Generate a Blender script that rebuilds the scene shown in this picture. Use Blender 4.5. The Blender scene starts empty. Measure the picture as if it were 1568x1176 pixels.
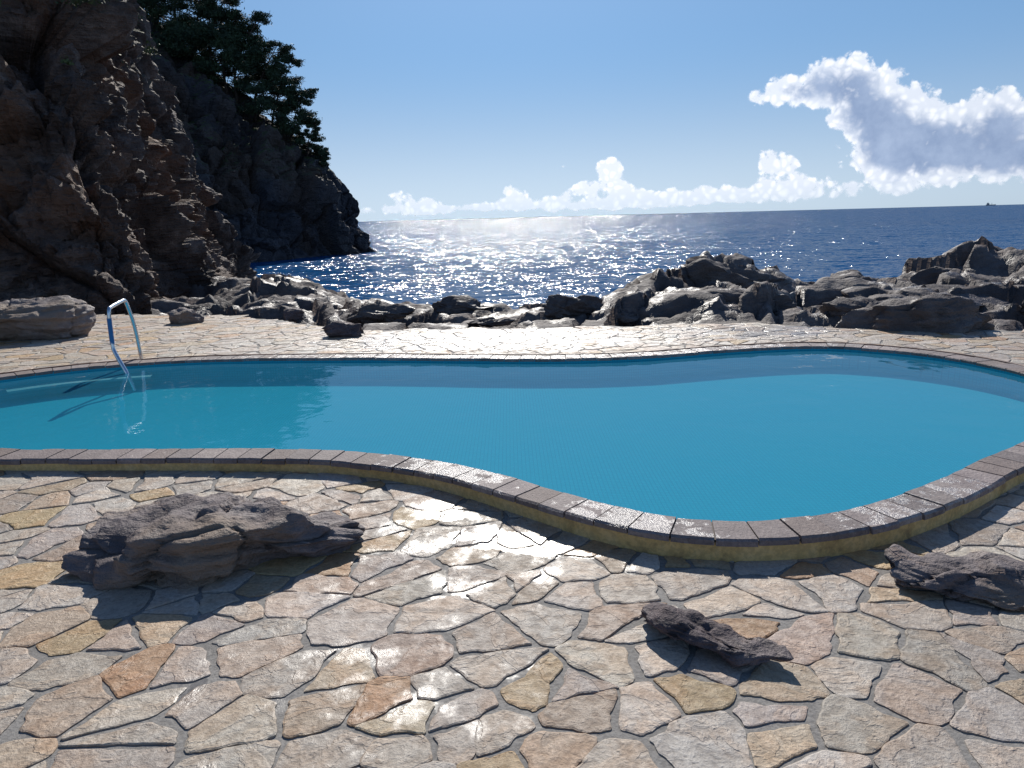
import bpy, math, random, time
from mathutils import Matrix, Vector, noise
random.seed(7)
T0=time.time()
scene=bpy.context.scene
scene.view_settings.view_transform='Standard'
scene.view_settings.look='None'
scene.view_settings.exposure=0
V=Vector
def sstep(a,b,x):
    t=max(0.0,min(1.0,(x-a)/(b-a))); return t*t*(3-2*t)
def lerp(a,b,t): return a+(b-a)*t
def interp(xs,ys,x):
    if x<=xs[0]: return ys[0]
    for i in range(1,len(xs)):
        if x<=xs[i]:
            t=(x-xs[i-1])/(xs[i]-xs[i-1]); return ys[i-1]+(ys[i]-ys[i-1])*t
    return ys[-1]
def mkobj(name,verts,faces,mat=None,smooth=False,parent=None,loc=None):
    me=bpy.data.meshes.new(name); me.from_pydata(verts,[],faces); me.update()
    if smooth: me.polygons.foreach_set('use_smooth',[True]*len(me.polygons))
    ob=bpy.data.objects.new(name,me); scene.collection.objects.link(ob)
    if mat: me.materials.append(mat)
    if parent: ob.parent=parent
    if loc: ob.location=loc
    return ob
def empty(name,loc=(0,0,0)):
    e=bpy.data.objects.new(name,None); scene.collection.objects.link(e); e.location=loc; return e
def set_color_attr(me,cols,name='tint'):
    at=me.color_attributes.new(name,'FLOAT_COLOR','POINT')
    flat=[]
    for c in cols: flat.extend((c[0],c[1],c[2],1.0))
    at.data.foreach_set('color',flat)

# ---------------- node helpers
class NT:
    def __init__(s,name):
        s.mat=bpy.data.materials.new(name); s.mat.use_nodes=True
        s.t=s.mat.node_tree; s.n=s.t.nodes; s.l=s.t.links
        s.bsdf=s.n['Principled BSDF']; s.out=s.n['Material Output']
    def new(s,typ,**kw):
        nd=s.n.new(typ)
        for k,v in kw.items(): setattr(nd,k,v)
        return nd
    def set(s,sock,val):
        if isinstance(val,bpy.types.NodeSocket): s.l.new(val,sock)
        else: sock.default_value=val
    def coord(s,which='Object'):
        return s.new('ShaderNodeTexCoord').outputs[which]
    def mapping(s,vec,scale=(1,1,1),rot=(0,0,0),loc=(0,0,0)):
        m=s.new('ShaderNodeMapping'); s.l.new(vec,m.inputs[0])
        m.inputs['Scale'].default_value=scale; m.inputs['Rotation'].default_value=rot; m.inputs['Location'].default_value=loc
        return m.outputs[0]
    def noise(s,vec,scale,detail=4,rough=.55,dist=0,out=0):
        m=s.new('ShaderNodeTexNoise'); s.l.new(vec,m.inputs['Vector'])
        m.inputs['Scale'].default_value=scale; m.inputs['Detail'].default_value=detail
        m.inputs['Roughness'].default_value=rough; m.inputs['Distortion'].default_value=dist
        return m.outputs[out]
    def vor(s,vec,scale,feature='F1',out='Distance'):
        m=s.new('ShaderNodeTexVoronoi',feature=feature); s.l.new(vec,m.inputs['Vector'])
        m.inputs['Scale'].default_value=scale
        return m.outputs[out]
    def math(s,op,a,b=0.0,c=0.0,clamp=False):
        m=s.new('ShaderNodeMath',operation=op,use_clamp=clamp)
        s.set(m.inputs[0],a); s.set(m.inputs[1],b); s.set(m.inputs[2],c)
        return m.outputs[0]
    def vmath(s,op,a,b=(0,0,0),out=0):
        m=s.new('ShaderNodeVectorMath',operation=op)
        s.set(m.inputs[0],a)
        if op=='SCALE': s.set(m.inputs['Scale'],b)
        else: s.set(m.inputs[1],b)
        return m.outputs[out]
    def mapr(s,v,a,b,c=0.0,d=1.0,smooth=True):
        m=s.new('ShaderNodeMapRange'); 
        if smooth: m.interpolation_type='SMOOTHSTEP'
        s.set(m.inputs[0],v)
        for i,x in enumerate((a,b,c,d)): s.set(m.inputs[i+1],x)
        return m.outputs[0]
    def mix(s,f,a,b,blend='MIX'):
        m=s.new('ShaderNodeMix',data_type='RGBA',blend_type=blend)
        s.set(m.inputs['Factor'],f)
        for k,x in (('A',a),('B',b)):
            so=[q for q in m.inputs if q.name==k and q.type=='RGBA'][0]
            if isinstance(x,tuple) and len(x)==3: x=(*x,1)
            s.set(so,x)
        return [q for q in m.outputs if q.type=='RGBA'][0]
    def ramp(s,v,stops):
        m=s.new('ShaderNodeValToRGB'); s.l.new(v,m.inputs[0]); e=m.color_ramp.elements
        while len(e)<len(stops): e.new(0.5)
        for i,(p,c) in enumerate(stops):
            e[i].position=p; e[i].color=(*c,1)
        return m.outputs[0]
    def bump(s,h,strength,dist,normal=None):
        b=s.new('ShaderNodeBump'); s.l.new(h,b.inputs['Height'])
        s.set(b.inputs['Strength'],strength); b.inputs['Distance'].default_value=dist
        if normal: s.l.new(normal,b.inputs['Normal'])
        return b.outputs[0]
    def P(s,**kw):
        for k,v in kw.items(): 
            so=s.bsdf.inputs[k.replace('_',' ')]
            if isinstance(v,tuple) and len(v)==3 and so.type=='RGBA': v=(*v,1)
            s.set(so,v)

# ---------------- materials
def mat_rock(name,dark,mid,light,scale=1.0,wet=0.0,rust=None,green=False,bumpd=0.05):
    m=NT(name); c=m.coord()
    n1=m.noise(c,0.6*scale,4,.6,.4); n2=m.noise(c,4*scale,6,.68)
    st=m.noise(m.mapping(c,(1,1,4),(.5,.25,0)),2.6*scale,4,.62)
    col=m.ramp(n1,[(.32,dark),(.5,mid),(.68,light)])
    col=m.mix(m.mapr(n2,.35,.65),m.mix(.55,col,dark),col)
    col=m.mix(m.mapr(st,.3,.6,.5,0.0),col,dark)
    if rust:
        col=m.mix(m.mapr(m.noise(m.mapping(c,(1,1,.35)),0.35*scale,3,.6),.47,.65,0,.8),col,rust)
    if green:
        g=m.new('ShaderNodeNewGeometry')
        nz=m.new('ShaderNodeSeparateXYZ'); m.l.new(g.outputs['Normal'],nz.inputs[0])
        pz=m.new('ShaderNodeSeparateXYZ'); m.l.new(g.outputs['Position'],pz.inputs[0])
        gm=m.math('MULTIPLY',m.mapr(nz.outputs[2],.35,.7),m.mapr(pz.outputs[2],5,9))
        gm=m.math('MULTIPLY',gm,m.mapr(n2,.42,.55))
        col=m.mix(gm,col,(.06,.085,.025))
    rough=.75
    if wet:
        w=m.mapr(m.noise(c,1.7*scale,3,.6),.47,.6)
        rough=m.mapr(w,0,1,.75,lerp(.75,.28,wet))
        col=m.mix(m.math('MULTIPLY',w,.35*wet),col,(.03,.028,.03))
    h=m.math('ADD',n2,m.math('MULTIPLY',st,.8))
    m.P(Base_Color=col,Roughness=rough,Normal=m.bump(h,1.0,bumpd))
    m.bsdf.inputs['Specular IOR Level'].default_value=.4
    return m.mat

M_cliff_near=mat_rock('cliff_rock_brown',(.05,.034,.029),(.155,.108,.088),(.36,.27,.225),.75,0.0,(.23,.11,.055),True,.38)
M_cliff_far=mat_rock('cliff_rock_dark',(.035,.036,.045),(.075,.07,.08),(.13,.115,.11),.22,0.0,(.10,.065,.045),True,.8)
M_shore=mat_rock('shore_rock',(.065,.054,.053),(.155,.13,.123),(.265,.23,.21),1.0,.7,None,False,.07)
M_rock=mat_rock('deck_rock',(.11,.088,.088),(.225,.188,.186),(.35,.30,.285),2.6,0.25,(.27,.20,.145),False,.045)
M_rockdark=mat_rock('deck_rock_dark',(.07,.052,.056),(.15,.115,.12),(.25,.205,.205),3.5,0.35,None,False,.04)

def blobf(m,c,cx,cy,rx,ry,rot=0.0):
    d=m.mapping(c,(1,1,0),(0,0,0),(-cx,-cy,0))
    d=m.mapping(d,(1,1,1),(0,0,-rot),(0,0,0))
    d=m.mapping(d,(1/rx,1/ry,0))
    return m.mapr(m.vmath('LENGTH',d,out='Value'),1.3,.2)
def puddle_mask(m,c):
    a=m.math('MAXIMUM',blobf(m,c,-.42,3.86,.30,.17,-.5),blobf(m,c,.02,3.44,.46,.15,-.35))
    n=m.noise(c,6,4,.6)
    return m.mapr(m.math('ADD',a,m.math('MULTIPLY',m.math('SUBTRACT',n,.5),2.2)),.42,.62)
def wet_mask(m,c):
    # damp patches that really lie on the paving (world coordinates in metres)
    b=m.math('MAXIMUM',blobf(m,c,-.3,9.3,3.8,1.3),m.math('MULTIPLY',blobf(m,c,3.1,9.4,1.8,.9),.9))
    a=m.math('MAXIMUM',m.math('MULTIPLY',b,1.1),m.math('MULTIPLY',blobf(m,c,2.6,3.2,.5,.4),.75))
    a=m.math('MAXIMUM',a,m.math('MULTIPLY',blobf(m,c,-.2,3.5,1.2,1.0),.7))
    a=m.math('MAXIMUM',a,m.math('MULTIPLY',blobf(m,c,-.6,2.3,1.3,.6),.62))
    n=m.noise(c,4.5,4,.65)
    return m.mapr(m.math('ADD',a,m.math('MULTIPLY',m.math('SUBTRACT',n,.5),2.6)),.45,1.0)
def mat_stone():
    m=NT('crazy_paving_stone'); c=m.coord()
    at=m.new('ShaderNodeAttribute',attribute_name='tint').outputs['Color']
    big=m.noise(m.vmath('ADD',c,m.vmath('SCALE',at,6.0)),5,4,.62,.5); fine=m.noise(c,60,5,.75); mid=m.noise(c,17,4,.62,.3)
    col=m.mix(m.mapr(big,.40,.66,0,.55),at,m.mix(1.0,at,(1.12,.86,.64),'MULTIPLY'))
    col=m.mix(m.mapr(mid,.38,.60,.42,.0),col,m.mix(1.0,col,(.64,.61,.60),'MULTIPLY'))
    col=m.mix(m.mapr(fine,.36,.60,.55,0),col,m.mix(1.0,col,(.5,.47,.45),'MULTIPLY'))
    w=wet_mask(m,c); pd=puddle_mask(m,c)
    col=m.mix(m.math('MULTIPLY',m.math('MAXIMUM',w,pd),.5),col,m.mix(1.0,col,(.4,.38,.36),'MULTIPLY'))
    rn=m.mapr(mid,.35,.65,.74,.42)
    rough=m.math('ADD',m.math('MULTIPLY',rn,m.math('SUBTRACT',1.0,w)),m.math('MULTIPLY',w,.32))
    rough=m.math('ADD',m.math('MULTIPLY',rough,m.math('SUBTRACT',1.0,pd)),m.math('MULTIPLY',pd,.30))
    h=m.math('ADD',m.math('MULTIPLY',mid,1.0),m.math('MULTIPLY',fine,.55))
    h=m.math('ADD',h,m.math('MULTIPLY',m.mapr(big,.50,.53),.22))
    st=m.math('MULTIPLY',m.mapr(w,0,1,.9,.45),m.math('SUBTRACT',1.0,m.math('MULTIPLY',pd,.75)))
    m.P(Base_Color=col,Roughness=rough,Normal=m.bump(h,st,.012))
    m.set(m.bsdf.inputs['Specular IOR Level'],m.math('MAXIMUM',m.mapr(w,0,1,.5,1.0),pd))
    return m.mat
M_stone=mat_stone()
def mat_mortar():
    m=NT('mortar_ground'); c=m.coord()
    n=m.noise(c,3,3,.6); f=m.noise(c,70,4,.7)
    col=m.ramp(n,[(.3,(.19,.178,.165)),(.7,(.30,.285,.265))])
    col=m.mix(m.mapr(f,.35,.6,.6,0),col,(.12,.11,.10))
    w=m.math('MAXIMUM',wet_mask(m,c),puddle_mask(m,c))
    col=m.mix(m.math('MULTIPLY',w,.5),col,(.07,.06,.055))
    rough=m.mapr(w,0,1,.85,.3)
    m.P(Base_Color=col,Roughness=rough,Normal=m.bump(f,m.mapr(w,0,1,.8,.25),.006))
    return m.mat
M_mortar=mat_mortar()
def mat_coping():
    m=NT('coping_brick'); c=m.coord()
    at=m.new('ShaderNodeAttribute',attribute_name='tint').outputs['Color']
    f=m.noise(c,60,4,.7); b=m.noise(c,9,4,.6)
    col=m.mix(m.mapr(b,.35,.65,0,.6),at,m.mix(1.0,at,(.65,.62,.64),'MULTIPLY'))
    col=m.mix(m.mapr(f,.4,.6,.4,0),col,(.09,.07,.07))
    a=m.math('MAXIMUM',blobf(m,c,-.35,4.25,.7,.5),blobf(m,c,.55,3.4,.5,.45))
    a=m.math('MAXIMUM',a,m.math('MULTIPLY',blobf(m,c,2.2,3.5,1.1,.6),.75))
    a=m.math('MAXIMUM',a,m.math('MULTIPLY',blobf(m,c,0,8.1,5,.9),.9))
    w=m.mapr(m.math('ADD',a,m.math('MULTIPLY',m.math('SUBTRACT',m.noise(c,11,4,.7),.5),3.6)),.55,.9)
    rough=m.mapr(w,0,1,.7,.32)
    h=m.math('ADD',f,m.math('MULTIPLY',b,.8))
    m.P(Base_Color=col,Roughness=rough,Normal=m.bump(h,.75,.011))
    m.set(m.bsdf.inputs['Specular IOR Level'],m.mapr(w,0,1,.4,1.0))
    return m.mat
M_coping=mat_coping()
def mat_ochre():
    m=NT('ochre_wall'); c=m.coord()
    n=m.noise(c,6,5,.65,.5); f=m.noise(c,40,3,.7)
    col=m.ramp(n,[(.3,(.34,.21,.09)),(.45,(.70,.47,.18)),(.75,(.78,.57,.28))])
    col=m.mix(m.mapr(f,.4,.6,.3,0),col,(.2,.13,.06))
    m.P(Base_Color=col,Roughness=.75,Normal=m.bump(f,.6,.006)); return m.mat
M_ochre=mat_ochre()
def mat_simple(name,col,rough=.6,metal=0,nscale=8):
    m=NT(name); c=m.coord(); n=m.noise(c,nscale,5,.6)
    d=tuple(x*.7 for x in col)
    m.P(Base_Color=m.mix(n,d,col),Roughness=rough,Metallic=metal); return m.mat
def mat_tile(wall=False):
    m=NT('pool_mosaic_wall' if wall else 'pool_mosaic_tile'); c=m.coord(); cb=c
    if wall:
        sx_=m.new('ShaderNodeSeparateXYZ'); m.l.new(c,sx_.inputs[0])
        cx_=m.new('ShaderNodeCombineXYZ'); m.l.new(m.math('ADD',sx_.outputs[0],sx_.outputs[1]),cx_.inputs[0]); m.l.new(sx_.outputs[2],cx_.inputs[1]); cb=cx_.outputs[0]
    b=m.new('ShaderNodeTexBrick'); m.l.new(cb,b.inputs['Vector'])
    b.offset=0; b.inputs['Scale'].default_value=1
    b.inputs['Brick Width'].default_value=.028; b.inputs['Row Height'].default_value=.028
    b.inputs['Mortar Size'].default_value=.0028; b.inputs['Mortar Smooth'].default_value=.3
    b.inputs['Color1'].default_value=(.028,.39,.52,1); b.inputs['Color2'].default_value=(.032,.42,.55,1)
    b.inputs['Mortar'].default_value=(.025,.30,.42,1)
    n=m.noise(c,.8,3,.55)
    col=m.mix(m.mapr(n,.3,.7,0,.4),b.outputs[0],(.035,.39,.49))
    m.P(Base_Color=col,Roughness=.9); m.bsdf.inputs['Specular IOR Level'].default_value=0; return m.mat
M_tile=mat_tile(); M_tilew=mat_tile(True)
def mat_poolwater():
    m=NT('pool_water'); c=m.coord()
    tr=m.new('ShaderNodeBsdfTransparent'); tr.inputs[0].default_value=(.87,.97,.985,1)
    sc=m.new('ShaderNodeBsdfDiffuse'); sc.inputs[0].default_value=(.045,.32,.50,1)   # scatter in the water, diffuse blue added to lift the far wall's shadow band
    body=m.new('ShaderNodeMixShader'); body.inputs[0].default_value=.30
    m.l.new(tr.outputs[0],body.inputs[1]); m.l.new(sc.outputs[0],body.inputs[2])
    gl=m.new('ShaderNodeBsdfGlossy'); gl.inputs['Roughness'].default_value=.015
    h=m.math('ADD',m.noise(c,2.2,2,.5,.4),m.math('MULTIPLY',m.noise(c,9,2,.5,.4),.12))
    bn=m.bump(h,.12,.05); m.l.new(bn,gl.inputs['Normal'])
    g=m.new('ShaderNodeNewGeometry')
    cs=m.math('ABSOLUTE',m.vmath('DOT_PRODUCT',g.outputs['Incoming'],bn,out='Value'))
    fr=m.math('ADD',m.math('MULTIPLY',m.math('POWER',m.math('SUBTRACT',1.0,cs,clamp=True),5.0),.72),.02)
    mx=m.new('ShaderNodeMixShader'); m.l.new(fr,mx.inputs[0]); m.l.new(body.outputs[0],mx.inputs[1]); m.l.new(gl.outputs[0],mx.inputs[2])
    m.l.new(mx.outputs[0],m.out.inputs[0]); return m.mat
M_pw=mat_poolwater()
def mat_sea():
    m=NT('sea_water'); c=m.coord()
    def nrm(scale,amp,vec):
        n=m.noise(vec,scale,2,.6,0,1)
        v=m.vmath('SUBTRACT',n,(.5,.5,.5))
        return m.vmath('MULTIPLY',v,(amp*.72,amp,0))
    st=m.mapping(c,(.6,1,1),(0,0,.12))
    v=m.vmath('ADD',nrm(.22,1.1,st),nrm(.9,2.4,st))
    v=m.vmath('ADD',v,nrm(3.2,2.6,st))
    v=m.vmath('ADD',v,(0,0,1))
    v=m.vmath('NORMALIZE',v)
    big=m.noise(m.mapping(c,(.004,.012,1)),1,4,.6)
    col=m.ramp(big,[(.3,(.002,.046,.14)),(.7,(.004,.064,.18))])
    df=m.new('ShaderNodeBsdfDiffuse'); m.l.new(col,df.inputs[0])
    gl=m.new('ShaderNodeBsdfGlossy'); gl.inputs['Roughness'].default_value=.11; m.l.new(v,gl.inputs['Normal'])
    g=m.new('ShaderNodeNewGeometry')
    cs=m.math('ABSOLUTE',m.vmath('DOT_PRODUCT',g.outputs['Incoming'],v,out='Value'))
    fr=m.math('ADD',m.math('MULTIPLY',m.math('POWER',m.math('SUBTRACT',1.0,cs,clamp=True),4.5),.38),.07)
    mx=m.new('ShaderNodeMixShader'); m.l.new(fr,mx.inputs[0]); m.l.new(df.outputs[0],mx.inputs[1]); m.l.new(gl.outputs[0],mx.inputs[2])
    m.l.new(mx.outputs[0],m.out.inputs[0])
    return m.mat
M_sea=mat_sea()

# ---------------- camera / light / world
cam=bpy.data.cameras.new('camera'); co=bpy.data.objects.new('camera',cam); scene.collection.objects.link(co)
cam.sensor_width=36; cam.lens=36*1130/1568; cam.clip_end=80000; cam.clip_start=.05
Rm=Matrix.Rotation(math.radians(90-12.7),4,'X') @ Matrix.Rotation(math.radians(-1.5),4,'Z')
co.matrix_world=Matrix.Translation((0,0,1.6))@Rm
scene.camera=co
SUN_EL=35
sd=bpy.data.lights.new('sun','SUN'); sd.energy=5.0; sd.angle=math.radians(.53); sd.color=(1,.95,.87)
so=bpy.data.objects.new('sun',sd); scene.collection.objects.link(so)
so.rotation_euler=(math.radians(-(90-SUN_EL)),0,0); so.location=(0,10,30)
w=bpy.data.worlds.new('World'); scene.world=w; w.use_nodes=True
class WT(NT):
    def __init__(s,t): s.t=t; s.n=t.nodes; s.l=t.links
wt=WT(w.node_tree); bg=wt.n['Background']
sky=wt.new('ShaderNodeTexSky'); sky.sky_type='NISHITA'; sky.sun_disc=False
sky.sun_elevation=math.radians(SUN_EL); sky.sun_rotation=0
sky.air_density=1.0; sky.dust_density=.25; sky.ozone_density=3.0
gz=wt.new('ShaderNodeSeparateXYZ'); wt.l.new(wt.coord('Generated'),gz.inputs[0])
# sky colour grade by elevation: softens the sun-side glare and takes the yellow out of the lowest part of the sky
lum=wt.new('ShaderNodeRGBToBW'); wt.l.new(sky.outputs[0],lum.inputs[0])
lc=wt.math('MULTIPLY',wt.math('POWER',lum.outputs[0],.5),2.42)
tint=wt.mix(wt.mapr(gz.outputs[2],-.01,.22,0,1),(.80,.985,1.17),(.40,.765,1.30))
hz=wt.mix(1.0,tint,lc,'MULTIPLY')
skc=wt.mix(1.0,sky.outputs[0],(.85,.98,1.14),'MULTIPLY')
fin=wt.mix(wt.mapr(gz.outputs[2],.08,.55,.98,.1),skc,hz)
wt.l.new(fin,bg.inputs[0]); bg.inputs[1].default_value=.09

# ---------------- pool outline
ctrl=[(-5.32,7.51),(-4.85,7.88),(-4.26,8.12),(-3.59,8.25),(-2.84,8.23),(-2.08,8.16),(-1.33,8.06),(-.59,7.92),(.12,7.79),(.81,7.73),(1.52,7.78),(2.28,7.98),(2.89,8.09),(3.41,8.1),(3.83,7.91),(4.21,7.56),(4.48,7.11),(4.61,6.46),(4.5,5.85),(4.08,5.25),(3.42,4.72),(2.9,4.37),(2.42,4.02),(1.98,3.75),(1.6,3.59),(1.31,3.53),(1.04,3.54),(.79,3.61),(.54,3.77),(.27,4.0),(-.03,4.27),(-.37,4.54),(-.73,4.73),(-1.11,4.88),(-1.49,4.95),(-1.88,5.0),(-2.27,5.03),(-2.74,5.06),(-3.2,5.1),(-3.7,5.16),(-4.6,5.35),(-5.5,5.7),(-6.0,6.3),(-5.9,7.0)]
ctrl=[(x*(.965 if y<5.3 else 1),y*(.962 if y<5.3 else 1)) for x,y in ctrl]
def catmull(P,n=12):
    out=[];N=len(P)
    for i in range(N):
        p0,p1,p2,p3=[V(P[(i+k-1)%N]) for k in range(4)]
        for j in range(n):
            t=j/n
            out.append(.5*((2*p1)+(p2-p0)*t+(2*p0-5*p1+4*p2-p3)*t*t+(3*p1-p0-3*p2+p3)*t**3))
    return out
raw=catmull(ctrl)
for _ in range(12):
    raw=[(raw[i-1]+raw[i]*2+raw[(i+1)%len(raw)])/4 for i in range(len(raw))]
L=[0]
for i in range(len(raw)): L.append(L[-1]+(raw[(i+1)%len(raw)]-raw[i]).length)
def resample(n):
    out=[];k=0
    for i in range(n):
        s=L[-1]*i/n
        while L[k+1]<s: k+=1
        t=(s-L[k])/(L[k+1]-L[k]); out.append(raw[k].lerp(raw[(k+1)%len(raw)],t))
    return out
NB=int(L[-1]/.165)      # coping bricks
NS=NB*4
pool=resample(NS)
nrmls=[]
for i in range(NS):
    t=(pool[(i+2)%NS]-pool[i-2]).normalized(); nrmls.append(V((-t.y,t.x)))
def off(i,d): i%=NS; return pool[i]+nrmls[i]*d
def inside(p,poly=pool):
    c=False;j=len(poly)-1
    for i in range(len(poly)):
        a=poly[i];b=poly[j]
        if (a.y>p.y)!=(b.y>p.y) and p.x<(b.x-a.x)*(p.y-a.y)/(b.y-a.y)+a.x: c=not c
        j=i
    return c
coarse=pool[::2]; cn=nrmls[::2]
def near_pool(p):
    bd=1e9;bi=0
    for i,q in enumerate(coarse):
        d=(q.x-p.x)**2+(q.y-p.y)**2
        if d<bd: bd=d;bi=i
    return math.sqrt(bd),bi
def deckz(x,y): return .1*max(0,min(1,(y-3.4)/4.0))
RIM=.118; WZ=.07; FL=-.13; CW=.225
pe=empty('swimming_pool')
vs=[];fs=[];cols=[]
for b in range(NB):
    i0=b*4; g=.004
    ii=[i0,i0+1,i0+2,i0+3,i0+4]
    tint_=random.choice([(.245,.20,.19),(.28,.23,.22),(.215,.178,.172),(.30,.252,.235),(.245,.19,.17)])
    k=random.uniform(.82,1.2); tint_=tuple(c*k for c in tint_)
    dz=random.uniform(-.003,.003); st=len(vs)
    wo=CW+random.uniform(-.007,.007)
    prof=[(0.0,-.03),(0.0,-.008),(.008,0),(wo-.012,0),(wo,-.01),(wo,-.034)]
    for n,i in enumerate(ii):
        for (d,z) in prof:
            p=off(i,d)
            if n==0: t=(off(i+1,d)-p).normalized(); p=p+t*g
            if n==4: t=(off(i-1,d)-p).normalized(); p=p+t*g
            jz=noise.noise(V((p.x*9,p.y*9,0)))*.004 if z>-.02 else 0
            vs.append((p.x,p.y,RIM+z+dz+jz)); cols.append(tint_)
    m_=len(prof)
    for n in range(4):
        for q in range(m_-1):
            a=st+n*m_+q; fs.append((a,a+1,a+1+m_,a+m_))
    fs.append(tuple(st+q for q in range(m_))); fs.append(tuple(st+4*m_+q for q in reversed(range(m_))))
ob=mkobj('coping',vs,fs,M_coping,parent=pe); set_color_attr(ob.data,cols)
def ring(profile,name,mat,i0=0,i1=None,smooth=True):
    n=NS if i1 is None else i1-i0
    vs=[];fs=[];k=len(profile)
    cnt=n if i1 is None else n+1
    for i in range(cnt):
        for d,z in profile:
            p=off(i0+i,d); vs.append((p.x,p.y,z))
    for i in range(n):
        j=(i+1)%cnt
        for q in range(k-1): fs.append((i*k+q,j*k+q,j*k+q+1,i*k+q+1))
    return mkobj(name,vs,fs,mat,smooth,pe)
ring([(CW-.015,-.35),(CW-.012,RIM-.025)],'outer_wall',M_ochre)
ring([(CW-.012,RIM-.012),(.004,RIM-.012)],'mortar_bed',mat_simple('coping_mortar',(.12,.10,.09),.8))
ring([(.004,FL-.01),(.004,RIM-.012)],'inner_wall',M_tilew)
nf=int(NS*.47)
ring([(CW+.004,.09),(CW+.004,.124),(CW+.034,.124),(CW+.034,.08)],'rusty_joint',mat_simple('rust_joint',(.16,.075,.045),.5,nscale=5),0,nf)
# pale submerged ledge beneath the ladder
ir=[i for i in range(NS) if pool[i].y>7.3 and -5.3<pool[i].x<-4.0]
ring([(.0,.0),(-.24,.0),(-.24,-.022)],'submerged_ledge',mat_simple('ledge_tile',(.12,.46,.52),.6),min(ir),max(ir),False)
mkobj('pool_floor',[(*off(i,.02),FL) for i in range(NS)],[tuple(reversed(range(NS)))],M_tile,parent=pe)
mkobj('pool_water_surface',[(*off(i,.002),WZ) for i in range(NS)],[tuple(reversed(range(NS)))],M_pw,parent=pe)

def deck_end(x):
    return interp([-9,-6.5,-4.2,-3.2,-2.4,-1,.5,2.7,4.1,6,9],[13.3,13.0,12.2,11.2,10.5,10.2,10.0,10.2,9.6,8.9,8.6],x)+.35*noise.noise(V((x*1.3,2,0)))
# ---------------- ground sheet (mortar) with pool hole
def push_out(x,y,lim,target):
    p=V((x,y))
    if not(-6.6<x<5.2 and 2.8<y<8.9): return x,y,9
    d,bi=near_pool(p); ins=inside(p,coarse)
    sd=-d if ins else d
    if sd<lim:
        q=coarse[bi]+cn[bi]*target
        return q.x,q.y,sd
    return x,y,sd
xs=[-30,-24,-19,-15,-12]+[-10+.12*i for i in range(int(20/.12)+1)]+[11,13,16,20,30]
ys=[-20,-12,-7,-4,-2,-1,0]+[.6+.12*i for i in range(int(13.2/.12)+1)]
vs=[];sdv=[];fs=[]
for j,y in enumerate(ys):
    for i,x in enumerate(xs):
        X,Y,s=push_out(x,y,.12,.15)
        drop=sstep(.05,.6,Y-deck_end(X))*.6
        vs.append((X,Y,deckz(X,Y)-.004-drop)); sdv.append(s)
nx=len(xs)
for j in range(len(ys)-1):
    for i in range(nx-1):
        q=(j*nx+i,j*nx+i+1,(j+1)*nx+i+1,(j+1)*nx+i)
        if all(sdv[k]<.12 for k in q): continue
        if vs[q[0]][1]>deck_end(vs[q[0]][0])+.7: continue
        fs.append(q)
mkobj('ground',vs,fs,M_mortar,True)

# ---------------- crazy paving
SP=.205
ang=math.radians(28); sx=1.18; ca,sa=math.cos(ang),math.sin(ang)
def bwd(u,v): u*=sx; v/=1.05; return u*ca-v*sa,u*sa+v*ca
grid={}
rr=random.Random(31)
R=int(18/SP)
for gi in range(-R,R):
    for gj in range(-R,R):
        r=rr.random()
        if r<.24: continue
        pts=1
        if r>.90: pts=2
        for _ in range(pts):
            u=(gi+.5+rr.uniform(-.5,.5))*SP; v=(gj+.5+rr.uniform(-.5,.5))*SP
            x,y=bwd(u,v)
            if -10.5<x<10.5 and .6<y<13.8: grid.setdefault((gi,gj),[]).append((u,v,x,y))
def clip(poly,mx,my,dx,dy):
    out=[];n=len(poly)
    for i in range(n):
        a=poly[i];b=poly[(i+1)%n]
        fa=(a[0]-mx)*dx+(a[1]-my)*dy; fb=(b[0]-mx)*dx+(b[1]-my)*dy
        if fa<=0: out.append(a)
        if (fa<0<fb) or (fb<0<fa):
            t=fa/(fa-fb); out.append((a[0]+(b[0]-a[0])*t,a[1]+(b[1]-a[1])*t))
    return out
palette=[((.46,.40,.335),6),((.50,.44,.37),6),((.41,.36,.315),4),((.52,.47,.415),4),((.48,.38,.27),4),((.48,.35,.195),2.3),((.43,.27,.15),1.2),((.43,.335,.26),3)]
tot=sum(p[1] for p in palette)
def pick():
    r=rr.uniform(0,tot)
    for c,wt_ in palette:
        r-=wt_
        if r<=0: break
    k=rr.uniform(.82,1.13); return tuple(max(.02,x*k+rr.uniform(-.008,.008)) for x in c)
vs=[];fs=[];cols=[];nst=0
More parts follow.
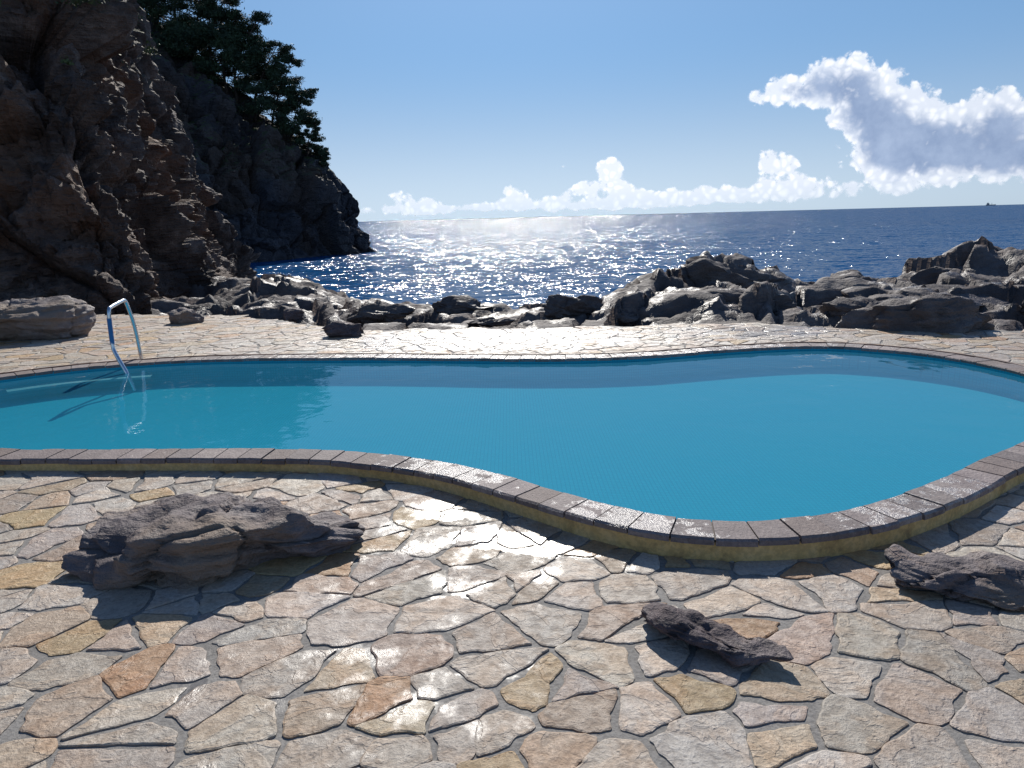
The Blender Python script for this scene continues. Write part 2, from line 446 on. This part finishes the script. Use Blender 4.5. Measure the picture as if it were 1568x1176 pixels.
for (gi,gj),lst in grid.items():
    for (u,v,x,y) in lst:
        if not(-8.8<x<8.8 and 1.1<y<deck_end(x)): continue
        if abs(x)>1.1*y+1.2: continue
        d,bi=(9,0); ins=False
        if -6.6<x<5.2 and 2.8<y<8.9:
            p=V((x,y)); d,bi=near_pool(p); ins=inside(p,coarse)
            if ins and d>.15: continue
        poly=[(u-.5,v-.5),(u+.5,v-.5),(u+.5,v+.5),(u-.5,v+.5)]
        for a in range(-3,4):
            for b in range(-3,4):
                for o in grid.get((gi+a,gj+b),()):
                    if o[0]==u and o[1]==v: continue
                    dx=o[0]-u;dy=o[1]-v;l=math.hypot(dx,dy)
                    if l<1e-5 or l>.9: continue
                    dx/=l;dy/=l
                    gm=.0065+.007*noise.noise(V((u*3,v*3,o[0])))
                    h=l/2-gm
                    poly=clip(poly,u+dx*h,v+dy*h,dx,dy)
                    if len(poly)<3: break
                if len(poly)<3: break
            if len(poly)<3: break
        if len(poly)<3: continue
        poly=[bwd(*q) for q in poly]
        ar=abs(sum(poly[i-1][0]*poly[i][1]-poly[i][0]*poly[i-1][1] for i in range(len(poly))))/2
        if ar<.0009: continue
        seg=.022 if y<4.2 else (.045 if y<7 else .09)
        pts=[]
        for i in range(len(poly)):
            a=poly[i];b=poly[(i+1)%len(poly)];l=math.hypot(b[0]-a[0],b[1]-a[1])
            if l<.006: continue
            k=max(2,int(l/seg))
            for j in range(k):
                t=(j+.0)/k
                if j==0: t=min(.35,.007/l)
                pts.append((a[0]+(b[0]-a[0])*t,a[1]+(b[1]-a[1])*t))
            t=1-min(.35,.007/l); pts.append((a[0]+(b[0]-a[0])*t,a[1]+(b[1]-a[1])*t))
        if len(pts)<3: continue
        cx=sum(p[0] for p in pts)/len(pts); cy=sum(p[1] for p in pts)/len(pts)
        P2=[]
        for (px,py) in pts:
            nx_=noise.noise(V((px*26,py*26,nst*.37)))*.011+noise.noise(V((px*8,py*8,nst*.37+5)))*.030
            ll=math.hypot(px-cx,py-cy)+1e-6
            f=1+nx_/ll-.003/ll
            P2.append((cx+(px-cx)*f,cy+(py-cy)*f))
        if d<.6:
            P2=[push_out(a,b,.15,.17)[:2] for a,b in P2]
        n=len(P2); s0=len(vs); col=pick()
        hh=.0022+rr.uniform(-.0010,.0018); tx=rr.uniform(-.009,.009);ty=rr.uniform(-.009,.009)
        for (sh,zz) in ((0,-.010),(.0,hh*.2),(.007,hh)):
            for (px,py) in P2:
                ll=math.hypot(px-cx,py-cy)+1e-6; f=max(.3,1-sh/ll)
                X=cx+(px-cx)*f;Y=cy+(py-cy)*f
                vs.append((X,Y,deckz(X,Y)+zz+(px-cx)*tx+(py-cy)*ty)); cols.append(col)
        for r_ in range(2):
            for i in range(n):
                j=(i+1)%n; fs.append((s0+r_*n+i,s0+r_*n+j,s0+(r_+1)*n+j,s0+(r_+1)*n+i))
        fs.append(tuple(s0+2*n+i for i in range(n)))
        nst+=1
pv=mkobj('stone_paving',vs,fs,M_stone); set_color_attr(pv.data,cols)
print('paving',nst,len(vs),time.time()-T0)

# ---------------- rocks
def fbm(p,o=5): return noise.fractal(p,.9,2.1,o)
def ridg(p,o=5): return noise.ridged_multi_fractal(p,.9,2.1,o,1.0,2.0)
def blocky(p,sc,warp=.5):
    q=V(p)*sc; q=q+noise.noise_vector(q*.8)*warp
    d,pts=noise.voronoi(q)
    c=pts[0]; r=noise.cell(c*7.3+V((.5,.5,.5)))
    tilt=noise.cell_vector(c*3.1+V((.3,.3,.3)))
    e=d[1]-d[0]
    return r+ (q-c).dot(tilt-V((.5,.5,.5)))*.9, e
def boulder(name,loc,half,mat,seed,sub=5,planes=14,rough=.10,rotz=0,sink=.25,bl=.5,parent=None,tops=None,plo=.5,strat=1.0):
    rnd=random.Random(seed)
    import bmesh
    bm=bmesh.new(); bmesh.ops.create_icosphere(bm,subdivisions=sub,radius=1)
    pl=[]
    for k in range(planes):
        n=V((rnd.gauss(0,1),rnd.gauss(0,1),rnd.gauss(0,.7))).normalized(); pl.append((n,rnd.uniform(plo,.85)))
    sn=V((rnd.uniform(-.4,.4),rnd.uniform(-.3,.3),1)).normalized()
    o=V((seed*3.7,seed*1.3,seed*.7)); hx,hy,hz=half; mn=(hx+hy)/2
    cz,sz=math.cos(rotz),math.sin(rotz)
    for v in bm.verts:
        p=v.co.copy(); 
        for n,dd in pl:
            e=p.dot(n)-dd
            if e>0: p-=n*e*.95
        dirn=v.co.normalized()
        q=V((p.x*hx,p.y*hy,p.z*hz))
        if tops: q.z*=tops(q.x/hx,q.y/hy)
        s=1/mn
        qq=q*s+o
        a,e=blocky(qq,1.5,.3)
        disp=fbm(qq*1.5,6)*rough*.9+(a-.5)*rough*bl+ (sstep(0,.07,e)-1)*rough*.35
        # bedding planes / fissures
        hgt=qq.dot(sn)+.12*noise.noise(qq*1.3)
        disp-=rough*.7*strat*max(0,noise.noise(V((hgt*7,qq.x*.8,qq.y*.8)))-.05)*2
        disp-=rough*.35*strat*max(0,noise.noise(V((hgt*19,qq.x*1.6,qq.y*1.6+4))))*2
        disp+=(ridg(qq*3.2,4)-1.0)*rough*.22
        q+=V((dirn.x,dirn.y,dirn.z*.8))*disp*mn
        v.co=V((q.x*cz-q.y*sz,q.x*sz+q.y*cz,q.z+hz*(1-sink*2)))
    me=bpy.data.meshes.new(name); bm.to_mesh(me); bm.free()
    me.polygons.foreach_set('use_smooth',[True]*len(me.polygons)); 
    me.materials.append(mat)
    ob=bpy.data.objects.new(name,me); scene.collection.objects.link(ob); ob.location=loc
    if parent: ob.parent=parent
    return ob
def topsL(x,y): return 1.10+.25*math.cos((x-.15)*2.6)-.4*max(0,x-.5)
boulder('boulder',(-1.49,3.42,0),(.88,.42,.185),M_rock,5,6,14,.11,.02,.25,.8,tops=topsL,plo=.66,strat=1.3)
boulder('boulder',(.74,2.50,0),(.31,.13,.07),M_rockdark,8,5,9,.14,-.62,.22,.6)
boulder('boulder',(1.98,2.86,-.02),(.58,.25,.10),M_rock,12,5,12,.10,-.45,.22,.7)
boulder('boulder',(-7.1,10.55,.1),(1.15,.7,.48),M_rock,21,6,14,.10,.1,.28,.5)
boulder('boulder',(-5.15,11.7,.1),(.27,.24,.24),M_rock,22,4,12,.12,0,.3)
boulder('boulder',(-2.27,9.85,.1),(.37,.25,.15),M_rockdark,23,4,12,.12,0,.25)
boulder('boulder',(-3.6,12.2,.05),(.25,.2,.12),M_rockdark,24,4,12,.12,0,.25)
print('rocks',time.time()-T0)

# ---------------- rocky shore heightfield
X0,X1,Y0,Y1,ST=-15,22,8.2,44,.07
nxs=int((X1-X0)/ST); 
ylist=[];y=Y0
while y<Y1: ylist.append(y); y+=ST*(1+max(0,(y-14))*.10)
mounds=[(3.9,14.0,1.4,.9,.60),(2.7,13.2,.9,.6,.18),(6.2,13.4,1.6,1.2,.18),(8.2,14.3,1.1,.9,.40),(9.9,14,1.4,1,.32),(2.2,12.4,.8,.6,.12),(-1.0,13.4,.9,.5,.16),(-2.5,14.3,1.2,.6,.26),(-.3,11.6,.9,.3,.06),(-3.8,16,1.6,1,.36),(5.3,10.7,1.2,.8,.12),(3.4,11.5,1.3,.7,.12),(12,13,2.5,2,.3),(-5.4,19,1.7,2,.72),(-7.6,24,2.2,4,.95),(-9.3,31,2.5,4,.9)]
def shore(x,y):
    ye=deck_end(x)
    s=y-ye
    sh=interp([-9,-6,-3.5,-1.5,0],[14,10,3,1.0,0],x)
    base=interp([8,12,14,16,18,20,24,60],[.08,.05,-.05,-.55,-1.2,-1.8,-2.6,-4],y if y<12 else max(12,12+(y-12)*(12/(12+sh*1.0))))
    right=sstep(1.2,3.0,x)*sstep(0,1.2,s)*(1-sstep(15,18,y))*.20
    base+=right
    for mx,my,rx,ry,h in mounds:
        e=((x-mx)/rx)**2+((y-my)/ry)**2
        if e<6: base+=h*math.exp(-e*e*.6)
    mid=sstep(-4.5,-2.8,x)*(1-sstep(.6,1.8,x))
    amp=sstep(-.2,.7,s)*lerp(.27,.17,mid)
    a,e=blocky(V((x*.9+y*.35,y*1.5-x*.3,0)),lerp(.62,.8,mid),.5)
    b,e2=blocky(V((x,y,3)),1.9,.4)
    z=base+amp*((a-lerp(.40,.50,mid))*1.25+(b-.5)*.28+fbm(V((x*1.1,y*1.4,1)),5)*.35)+amp*((sstep(0,.06,e)-1)*.6+(sstep(0,.06,e2)-1)*.2)
    z+=amp*.18*(ridg(V((x*2+y,y*2.5,2)),3)-1)
    z-=amp*.5*max(0,noise.noise(V((x*.7,(y+x*.25)*4.5,7))))
    if mid>0: 
        top=base+amp*.30; z=lerp(z,min(z,top),mid)
    if s<.0: z=min(z,deckz(x,y)-.03+s*.3)
    return z
vs=[];fs=[]
for y in ylist:
    for i in range(nxs+1):
        x=X0+i*ST
        vs.append((x,y,shore(x,y)))
nr=nxs+1
for j in range(len(ylist)-1):
    for i in range(nxs):
        a=j*nr+i
        if vs[a][1]<deck_end(vs[a][0])-.5: continue
        fs.append((a,a+1,a+nr+1,a+nr))
mkobj('rocky_shore',vs,fs,M_shore,True)
print('shore',len(vs),time.time()-T0)
for k,(x,y,z,h,sd_,rz) in enumerate([(1.0,11.7,.0,(.55,.38,.38),31,.2),(1.75,11.3,-.02,(.5,.35,.22),32,0),(5.3,9.25,.0,(1.2,.5,.38),33,-.3),(7.0,8.9,0,(.9,.6,.34),34,0),(-.9,12.9,-.02,(.75,.35,.20),35,0),(4.1,13.6,.0,(1.35,.85,.68),36,.1),(2.5,12.4,0,(1.0,.5,.24),37,.3),(8.1,13.2,.0,(1.0,.6,.46),38,0),(3.5,11.3,0,(1.3,.55,.30),39,-.2),(6.2,11.4,.0,(1.6,.8,.36),40,0),(-2.3,12.6,-.05,(.8,.4,.20),41,0),(9.9,13.4,.0,(1.6,.8,.46),42,0),(5.2,10.3,0,(1.2,.5,.28),43,.1),(8.4,10.6,.0,(1.5,.8,.42),44,.1),(-.3,11.2,0,(.6,.25,.10),45,.1),(6.2,13.3,0,(1.2,.7,.38),46,.1)]):
    boulder('shore_boulder',(x,y,z),h,M_shore,sd_,5,13,.12,rz,.3,.6)
print('boulders',time.time()-T0)

# ---------------- cliffs
def smoothpath(P,n):
    P=[V(p) for p in P]; out=[]
    N=len(P)-1
    for i in range(n+1):
        s=i/n*N; k=min(int(s),N-1); t=s-k
        p0=P[max(k-1,0)];p1=P[k];p2=P[k+1];p3=P[min(k+2,N)]
        out.append(.5*((2*p1)+(p2-p0)*t+(2*p0-5*p1+4*p2-p3)*t*t+(3*p1-p0-3*p2+p3)*t**3))
    return out
def cliff(name,B,T,nu,nv,mat,amp,freq,power,seed,inward,zdrop=1.5):
    b=smoothpath(B,nu); t=smoothpath(T,nu); base=[];o=V((seed,seed*2.3,seed*.7))
    for i in range(nu+1):
        for j in range(nv+1):
            v=j/nv
            h=v**power
            p=V((lerp(b[i].x,t[i].x,h),lerp(b[i].y,t[i].y,h),lerp(b[i].z-zdrop,t[i].z,v)))
            base.append(p)
    vs=[]
    def id(i,j): return max(0,min(nu,i))*(nv+1)+max(0,min(nv,j))
    for i in range(nu+1):
        for j in range(nv+1):
            p=base[id(i,j)]
            du=base[id(i+3,j)]-base[id(i-3,j)]; dv=base[id(i,j+3)]-base[id(i,j-3)]
            n=du.cross(dv); n.normalize(); 
            if n.dot(inward-p)>0: n=-n
            n=-n if n.dot(V((0,0,1)))<-.5 else n
            q=p*freq+o
            a,e=blocky(V((q.x,q.y,q.z*.7)),1.0,.6)
            a2,e2=blocky(q,3.1,.5)
            d=(a-.5)*1.0+(sstep(0,.12,e)-1)*.35+(a2-.5)*.36+(sstep(0,.10,e2)-1)*.12
            d+=fbm(q*.6,4)*1.1+fbm(q*3.0,6)*.40+(ridg(V((q.x*1.5,q.y*1.5,q.z*.5)),5)-1)*.38
            hg=q.z*1.0+q.x*.55-q.y*.25
            d-=.45*max(0,noise.noise(V((hg*3.2,q.x*.5,q.y*.5))))+.25*max(0,noise.noise(V((hg*9,q.x,q.y))))
            vv=j/nv; d*=amp*lerp(.45,1,sstep(0,.25,vv))*lerp(1,.45,sstep(.8,1,vv))
            vs.append(p+n*d)
    fs=[]
    for i in range(nu):
        for j in range(nv):
            a=i*(nv+1)+j; fs.append((a,a+1,a+nv+2,a+nv+1))
    return mkobj(name,vs,fs,mat,False)
A_B=[(-24,-6,0),(-15,4,0),(-12,9.5,0),(-9.6,13.2,0),(-7.2,13.8,0),(-6.9,15.5,-.1),(-7.8,19,-.6),(-9.3,25,-1.2),(-11.4,32,-1.8),(-11.9,38,-2.2),(-20,46,-2.2)]
A_T=[(-36,-4,16),(-28,8,17),(-25,15,17),(-19.5,22,16.5),(-14.8,26,14.5),(-13.1,28,11),(-12.6,30,7.2),(-13.0,32.5,3.7),(-13.0,35,1.9),(-12.6,38,.2),(-20.5,46,-1)]
ca_=cliff('cliff',A_B,A_T,500,270,M_cliff_near,.85,.42,1.5,5.3,V((-30,35,0)))
print('cliffA',time.time()-T0)
B_B=[(-70,58,-2),(-44,62,-2),(-31,66,-2),(-25.5,70,-2),(-22.8,73,-2),(-20.6,78,-2),(-18.6,83,-2),(-16.9,87,-2),(-15.7,89.7,-2),(-16,92,-2),(-22,98,-2),(-40,102,-2)]
B_T=[(-75,84,46),(-52,88,35),(-42,90,27.5),(-34,90,20.5),(-29.4,90,16.8),(-25.5,90,13.2),(-22,90,9.4),(-19,90,6.2),(-17,91,3.4),(-17.6,92,3),(-23,93,8),(-40,94,24)]
cliff('headland_cliff',B_B,B_T,380,220,M_cliff_far,1.7,.17,1.4,9.1,V((-60,95,0)))
print('cliffB',time.time()-T0)

# ---------------- sea
vs=[(-40000,-200,-2),(40000,-200,-2),(40000,60000,-2),(-40000,60000,-2)]
mkobj('sea',vs,[(0,1,2,3)],M_sea)

# ---------------- pine trees
M_leaf=NT('pine_needles'); c_=M_leaf.coord(); nn=M_leaf.noise(c_,.9,2,.6)
M_leaf.P(Base_Color=M_leaf.ramp(nn,[(.35,(.016,.032,.016)),(.65,(.05,.08,.03))]),Roughness=.7); M_leaf=M_leaf.mat
M_bark=mat_simple('pine_bark',(.08,.055,.04),.9)
def tube(vs,fs,pts,rads,k=7):
    s0=len(vs)
    for i,p in enumerate(pts):
        d=(pts[min(i+1,len(pts)-1)]-pts[max(i-1,0)]).normalized()
        a=d.cross(V((.3,.9,.1))).normalized(); b=d.cross(a)
        for q in range(k):
            an=2*math.pi*q/k; vs.append(p+(a*math.cos(an)+b*math.sin(an))*rads[i])
    for i in range(len(pts)-1):
        for q in range(k):
            r=(q+1)%k; fs.append((s0+i*k+q,s0+i*k+r,s0+(i+1)*k+r,s0+(i+1)*k+q))
def pine(loc,h,lean,seed,spread=.42,nl=26,first=.14,leaves=240,ls=.20):
    rnd=random.Random(seed); e=empty('pine_tree',loc)
    vs=[];fs=[];pts=[];rad=[]
    lx,ly=lean
    for i in range(11):
        t=i/10; pts.append(V((lx*t*t*h+math.sin(t*5+seed)*.02*h,ly*t*t*h+math.cos(t*4+seed)*.015*h,t*h-.8*(i==0)))); rad.append(h*.022*(1-t*.85))
    tube(vs,fs,pts,rad)
    pads=[]
    for k in range(nl):
        t=first+(1-first)*(k+rnd.random())/nl; i=min(9,int(t*10)); o=pts[i].lerp(pts[i+1],t*10-i)
        an=rnd.uniform(0,2*math.pi); ln=h*spread*(1.15-t*.75)*rnd.uniform(.6,1.15)
        d=V((math.cos(an),math.sin(an),rnd.uniform(.0,.3)+.25*t))
        m1=o+d*ln*.5+V((0,0,-ln*.03)); m2=o+d*ln+V((0,0,ln*.08))
        tube(vs,fs,[o,m1,m2],[h*.009,h*.006,h*.002],5)
        pads.append((m2,ln*.40)); pads.append((m1.lerp(m2,.4)+V((0,0,.1)),ln*.36))
        for _ in range(2):
            an2=an+rnd.uniform(-1,1); m3=m1+V((math.cos(an2),math.sin(an2),rnd.uniform(0,.3)))*ln*.4
            tube(vs,fs,[m1,m3],[h*.005,h*.002],4); pads.append((m3,ln*.30))
    pads.append((pts[-1],h*.08))
    mkobj('trunk_and_limbs',vs,fs,M_bark,True,e)
    vs=[];fs=[]
    for (c,r) in pads:
        for _ in range(int(leaves*min(1.6,max(.35,r/.8)))):
            g=V((rnd.gauss(0,.5),rnd.gauss(0,.5),rnd.gauss(0,.17)))*r; p=c+g
            s=ls*rnd.uniform(.5,1.25)
            a=V((rnd.gauss(0,1),rnd.gauss(0,1),rnd.gauss(.5,.7))).normalized(); b=a.cross(V((rnd.gauss(0,1),rnd.gauss(0,1),rnd.gauss(0,1)))).normalized()
            k=len(vs); vs+= [p-b*s*.25,p+a*s,p+b*s*.25,p-a*s*.6]; fs.append((k,k+1,k+2,k+3))
    mkobj('foliage',vs,fs,M_leaf,False,e)
for (x,z,h,ln,sd_) in [(-36.5,19.5,10.5,.25,1),(-34.6,18.6,9.5,.3,12),(-32.8,17.8,9.8,.4,2),(-31.4,16.8,7.0,.3,21),(-30.2,15.8,7.8,.4,3),(-28.2,13.8,7.2,.45,4),(-26.4,12.2,7.0,.45,5),(-24.6,10.4,5.6,.45,6),(-22.9,8.7,4.0,.4,7),(-21.4,7.4,2.3,.25,9)]:
    pine((x,88.5,z),h,(ln,-.05),sd_)
# scrub growing on the upper ledges of the near cliff
M_scrub=NT('scrub_leaves'); c_=M_scrub.coord(); nn=M_scrub.noise(c_,1.3,2,.6)
M_scrub.P(Base_Color=M_scrub.ramp(nn,[(.35,(.035,.055,.02)),(.65,(.12,.155,.05))]),Roughness=.7); M_scrub=M_scrub.mat
rnd=random.Random(4); me=ca_.data
cand=[p for p in me.polygons if p.center.y>13 and p.center.x>-17.5 and abs(p.normal.z)>.5 and (p.center.z-1.6)/p.center.y>.20+.05*noise.noise(p.center*.4) and (p.center.z-1.6)/p.center.y<.40]
vs=[];fs=[]
for p in rnd.sample(cand,min(230,len(cand))):
    c=p.center
    if rnd.random()>sstep(.16,.30,(c.z-1.6)/c.y): continue
    r=rnd.uniform(.12,.42)
    for _ in range(int(170*r/.3)):
        q=c+V((rnd.gauss(0,.5),rnd.gauss(0,.5),abs(rnd.gauss(0,.45))))*r
        s=rnd.uniform(.03,.075)
        a=V((rnd.gauss(0,1),rnd.gauss(0,1),rnd.gauss(.4,.8))).normalized(); b=a.cross(V((rnd.gauss(0,1),rnd.gauss(0,1),rnd.gauss(0,1)))).normalized()
        k=len(vs); vs+=[q-b*s*.4,q+a*s,q+b*s*.4,q-a*s*.6]; fs.append((k,k+1,k+2,k+3))
if fs: mkobj('cliff_shrubs',vs,fs,M_scrub)
print('trees',time.time()-T0)

# ---------------- handrail of the pool ladder
M_chrome=NT('brushed_steel'); M_chrome.P(Base_Color=(.62,.66,.70),Metallic=1.0,Roughness=M_chrome.mapr(M_chrome.noise(M_chrome.coord(),30,3,.6),.3,.7,.14,.32)); M_chrome=M_chrome.mat
M_sky_refl=mat_simple('sky_reflection_blue',(.03,.16,.38),.35)  # blue of the sky mirrored in the rail, as a colour
le=empty('pool_ladder')
def smooth_tube(name,P,r,mat):
    cu=bpy.data.curves.new(name,'CURVE'); cu.dimensions='3D'; cu.bevel_depth=r; cu.bevel_resolution=4; cu.resolution_u=8
    sp=cu.splines.new('NURBS'); sp.points.add(len(P)-1); sp.order_u=3; sp.use_endpoint_u=True
    for i,p in enumerate(P): sp.points[i].co=(*p,1)
    cu.use_fill_caps=True
    o=bpy.data.objects.new(name,cu); scene.collection.objects.link(o); cu.materials.append(mat); o.parent=le; return o
tz=.80
P=[(-4.32,8.50,.08),(-4.33,8.49,.45),(-4.36,8.42,tz-.04),(-4.37,8.40,tz),(-4.36,8.32,tz),(-4.30,7.95,tz-.03),(-4.29,7.90,tz-.04),(-4.29,7.88,tz-.12),(-4.30,7.88,.36),(-4.27,7.86,.28),(-4.12,7.80,.03),(-4.08,7.79,FL+.01)]
smooth_tube('handrail',P,.021,M_chrome)
smooth_tube('sky_reflection_sleeve',[(-4.295,7.88,.38),(-4.293,7.88,.52),(-4.29,7.88,.66)],.0235,M_sky_refl)  # added sleeve that paints the blue sky reflection onto the steel

# ---------------- ship on the horizon
se=empty('ship',(4150,6500,-2)); M_ship=mat_simple('ship_paint',(.35,.37,.4),.6)
hv=[(-35,-6,0),(30,-6,0),(42,0,0),(30,6,0),(-35,6,0),(-37,-7,8),(33,-7,8),(48,0,10),(33,7,8),(-37,7,8)]
mkobj('hull',hv,[(4,3,2,1,0),(5,6,7,8,9),(0,1,6,5),(1,2,7,6),(2,3,8,7),(3,4,9,8),(4,0,5,9)],M_ship,parent=se)
def box(n,x0,x1,y0,y1,z0,z1,mat,par): return mkobj(n,[(x0,y0,z0),(x1,y0,z0),(x1,y1,z0),(x0,y1,z0),(x0,y0,z1),(x1,y0,z1),(x1,y1,z1),(x0,y1,z1)],[(3,2,1,0),(4,5,6,7),(0,1,5,4),(1,2,6,5),(2,3,7,6),(3,0,4,7)],mat,parent=par)
box('bridge',-30,-14,-6,6,8.01,20,M_ship,se); box('funnel',-26,-21,-2,2,20.01,26,M_ship,se); box('mast',10,12,-1,1,8.01,22,M_ship,se)

# ---------------- clouds : distant curved sheet lit from behind by the sun
CL=[(18.2,7.7,1.7,.9,.55),(20.4,8.2,1.9,1.1,.62),(23.2,8.7,2.1,1.5,.78),(24.6,7.2,2.0,1.6,.78),(26.0,5.9,2.2,1.7,.85),(26.4,3.8,2.0,1.2,.7),(28,4.4,2.4,2.0,.9),(30.2,4.1,2.2,1.9,.8),(32.4,5.2,1.6,1.6,.75),(33.3,3.2,2.2,1.5,.7),(36,4.0,2.6,2.0,.65),(38.5,4.5,2.4,2.4,.6),(26.8,2.8,3,.6,.55),(31,2.5,4,.5,.5),
    (19.3,3.5,1.2,1.0,.6),(19.8,2.5,1.5,.7,.5),
    (7.6,3.6,.8,1.0,.62),(7.9,2.3,1.5,.9,.60),(5.6,2.0,1.0,.5,.5),(4.3,3.6,1.4,.28,.5),(0.5,1.9,.8,.7,.55),(-8.2,1.5,1.1,.8,.6),(-6,1.2,1.2,.5,.5),
    (2.5,1.3,2.6,.5,.55),(9.5,1.4,2.5,.55,.6),(13.5,1.4,2.4,.5,.6),(17,1.5,2.4,.5,.58),(21,1.6,2.4,.5,.58),(24.5,1.6,2,.5,.55),(29,1.5,3,.45,.5),(-3,.8,4,.4,.55),(-9,.7,4,.4,.55),(4,.7,6,.4,.55),(12,.8,6,.4,.55),(20,.9,6,.4,.5),
    (35.5,12.2,1.2,.3,.36)]
def cloud_mask(az,el):
    d=0;th=0
    for (a,e,ra,re,w_) in CL: 
        q=((az-a)/(ra*1.12))**2+((el-e)/(re*1.12))**2
        if q<7: 
            d+=w_*math.exp(-q*1.0)
            if re>1.05: th+=w_*math.exp(-(((az-a)/ra)**2+((el-e+re*.30)/(re*.9))**2)*1.2)
    return min(d,1.15),th
az0,az1,el0,el1=-22,48,-.3,15
NA,NE=420,120; RC=9000
vs=[];fs=[];dens=[]
for i in range(NA+1):
    az=lerp(az0,az1,i/NA)
    for j in range(NE+1):
        el=lerp(el0,el1,j/NE)
        vs.append((RC*math.sin(math.radians(az)),RC*math.cos(math.radians(az)),1.6+RC*math.tan(math.radians(el))))
        a_,b_=cloud_mask(az,el); dens.append((a_,el/15,b_))
for i in range(NA):
    for j in range(NE):
        a=i*(NE+1)+j
        if max(dens[k][0] for k in (a,a+1,a+NE+2,a+NE+1))<.05: continue
        fs.append((a,a+1,a+NE+2,a+NE+1))
m=NT('cumulus'); c=m.coord()
at=m.new('ShaderNodeAttribute',attribute_name='tint'); sp=m.new('ShaderNodeSeparateColor'); m.l.new(at.outputs['Color'],sp.inputs[0])
D=sp.outputs[0]
wv=m.vmath('ADD',c,m.vmath('SCALE',m.noise(c,.004,2,.5,0,1),200.0))
n1=m.noise(c,.0026,7,.62); v1=m.vor(wv,.0045); v2=m.vor(wv,.012); v3=m.vor(wv,.03)
bil=m.math('SUBTRACT',.75,m.math('ADD',v1,m.math('ADD',m.math('MULTIPLY',v2,.45),m.math('MULTIPLY',v3,.2))))
f=m.math('ADD',D,m.math('MULTIPLY',m.math('SUBTRACT',n1,.5),1.5))
f=m.math('ADD',f,m.math('MULTIPLY',bil,.55))
f=m.math('MULTIPLY',f,m.mapr(D,.05,.35))
alpha=m.mapr(f,.40,.60)
tv=m.math('ADD',sp.outputs[2],m.math('MULTIPLY',m.math('SUBTRACT',n1,.5),1.3))
tv=m.math('ADD',tv,m.math('MULTIPLY',bil,-.45))
thick=m.math('MULTIPLY',m.mapr(tv,.30,.95),m.mapr(f,.5,.85))
whites=m.mix(m.mapr(v2,.15,.6,0,.6),(.74,.75,.77),(.48,.53,.60))
col=m.mix(thick,whites,m.ramp(n1,[(.3,(.18,.245,.37)),(.7,(.32,.39,.51))]))  # backlit rims and shaded grey core are put into the sheet's colour
tl=m.new('ShaderNodeBsdfTranslucent'); m.l.new(col,tl.inputs[0])
tr=m.new('ShaderNodeBsdfTransparent')
low=m.mapr(sp.outputs[1],.0,.16,.45,1.0)
mx=m.new('ShaderNodeMixShader'); m.l.new(m.math('MULTIPLY',alpha,low),mx.inputs[0]); m.l.new(tr.outputs[0],mx.inputs[1]); m.l.new(tl.outputs[0],mx.inputs[2])
m.l.new(mx.outputs[0],m.out.inputs[0])
cl=mkobj('cloud',vs,fs,m.mat,True); set_color_attr(cl.data,dens)
print('done',time.time()-T0)
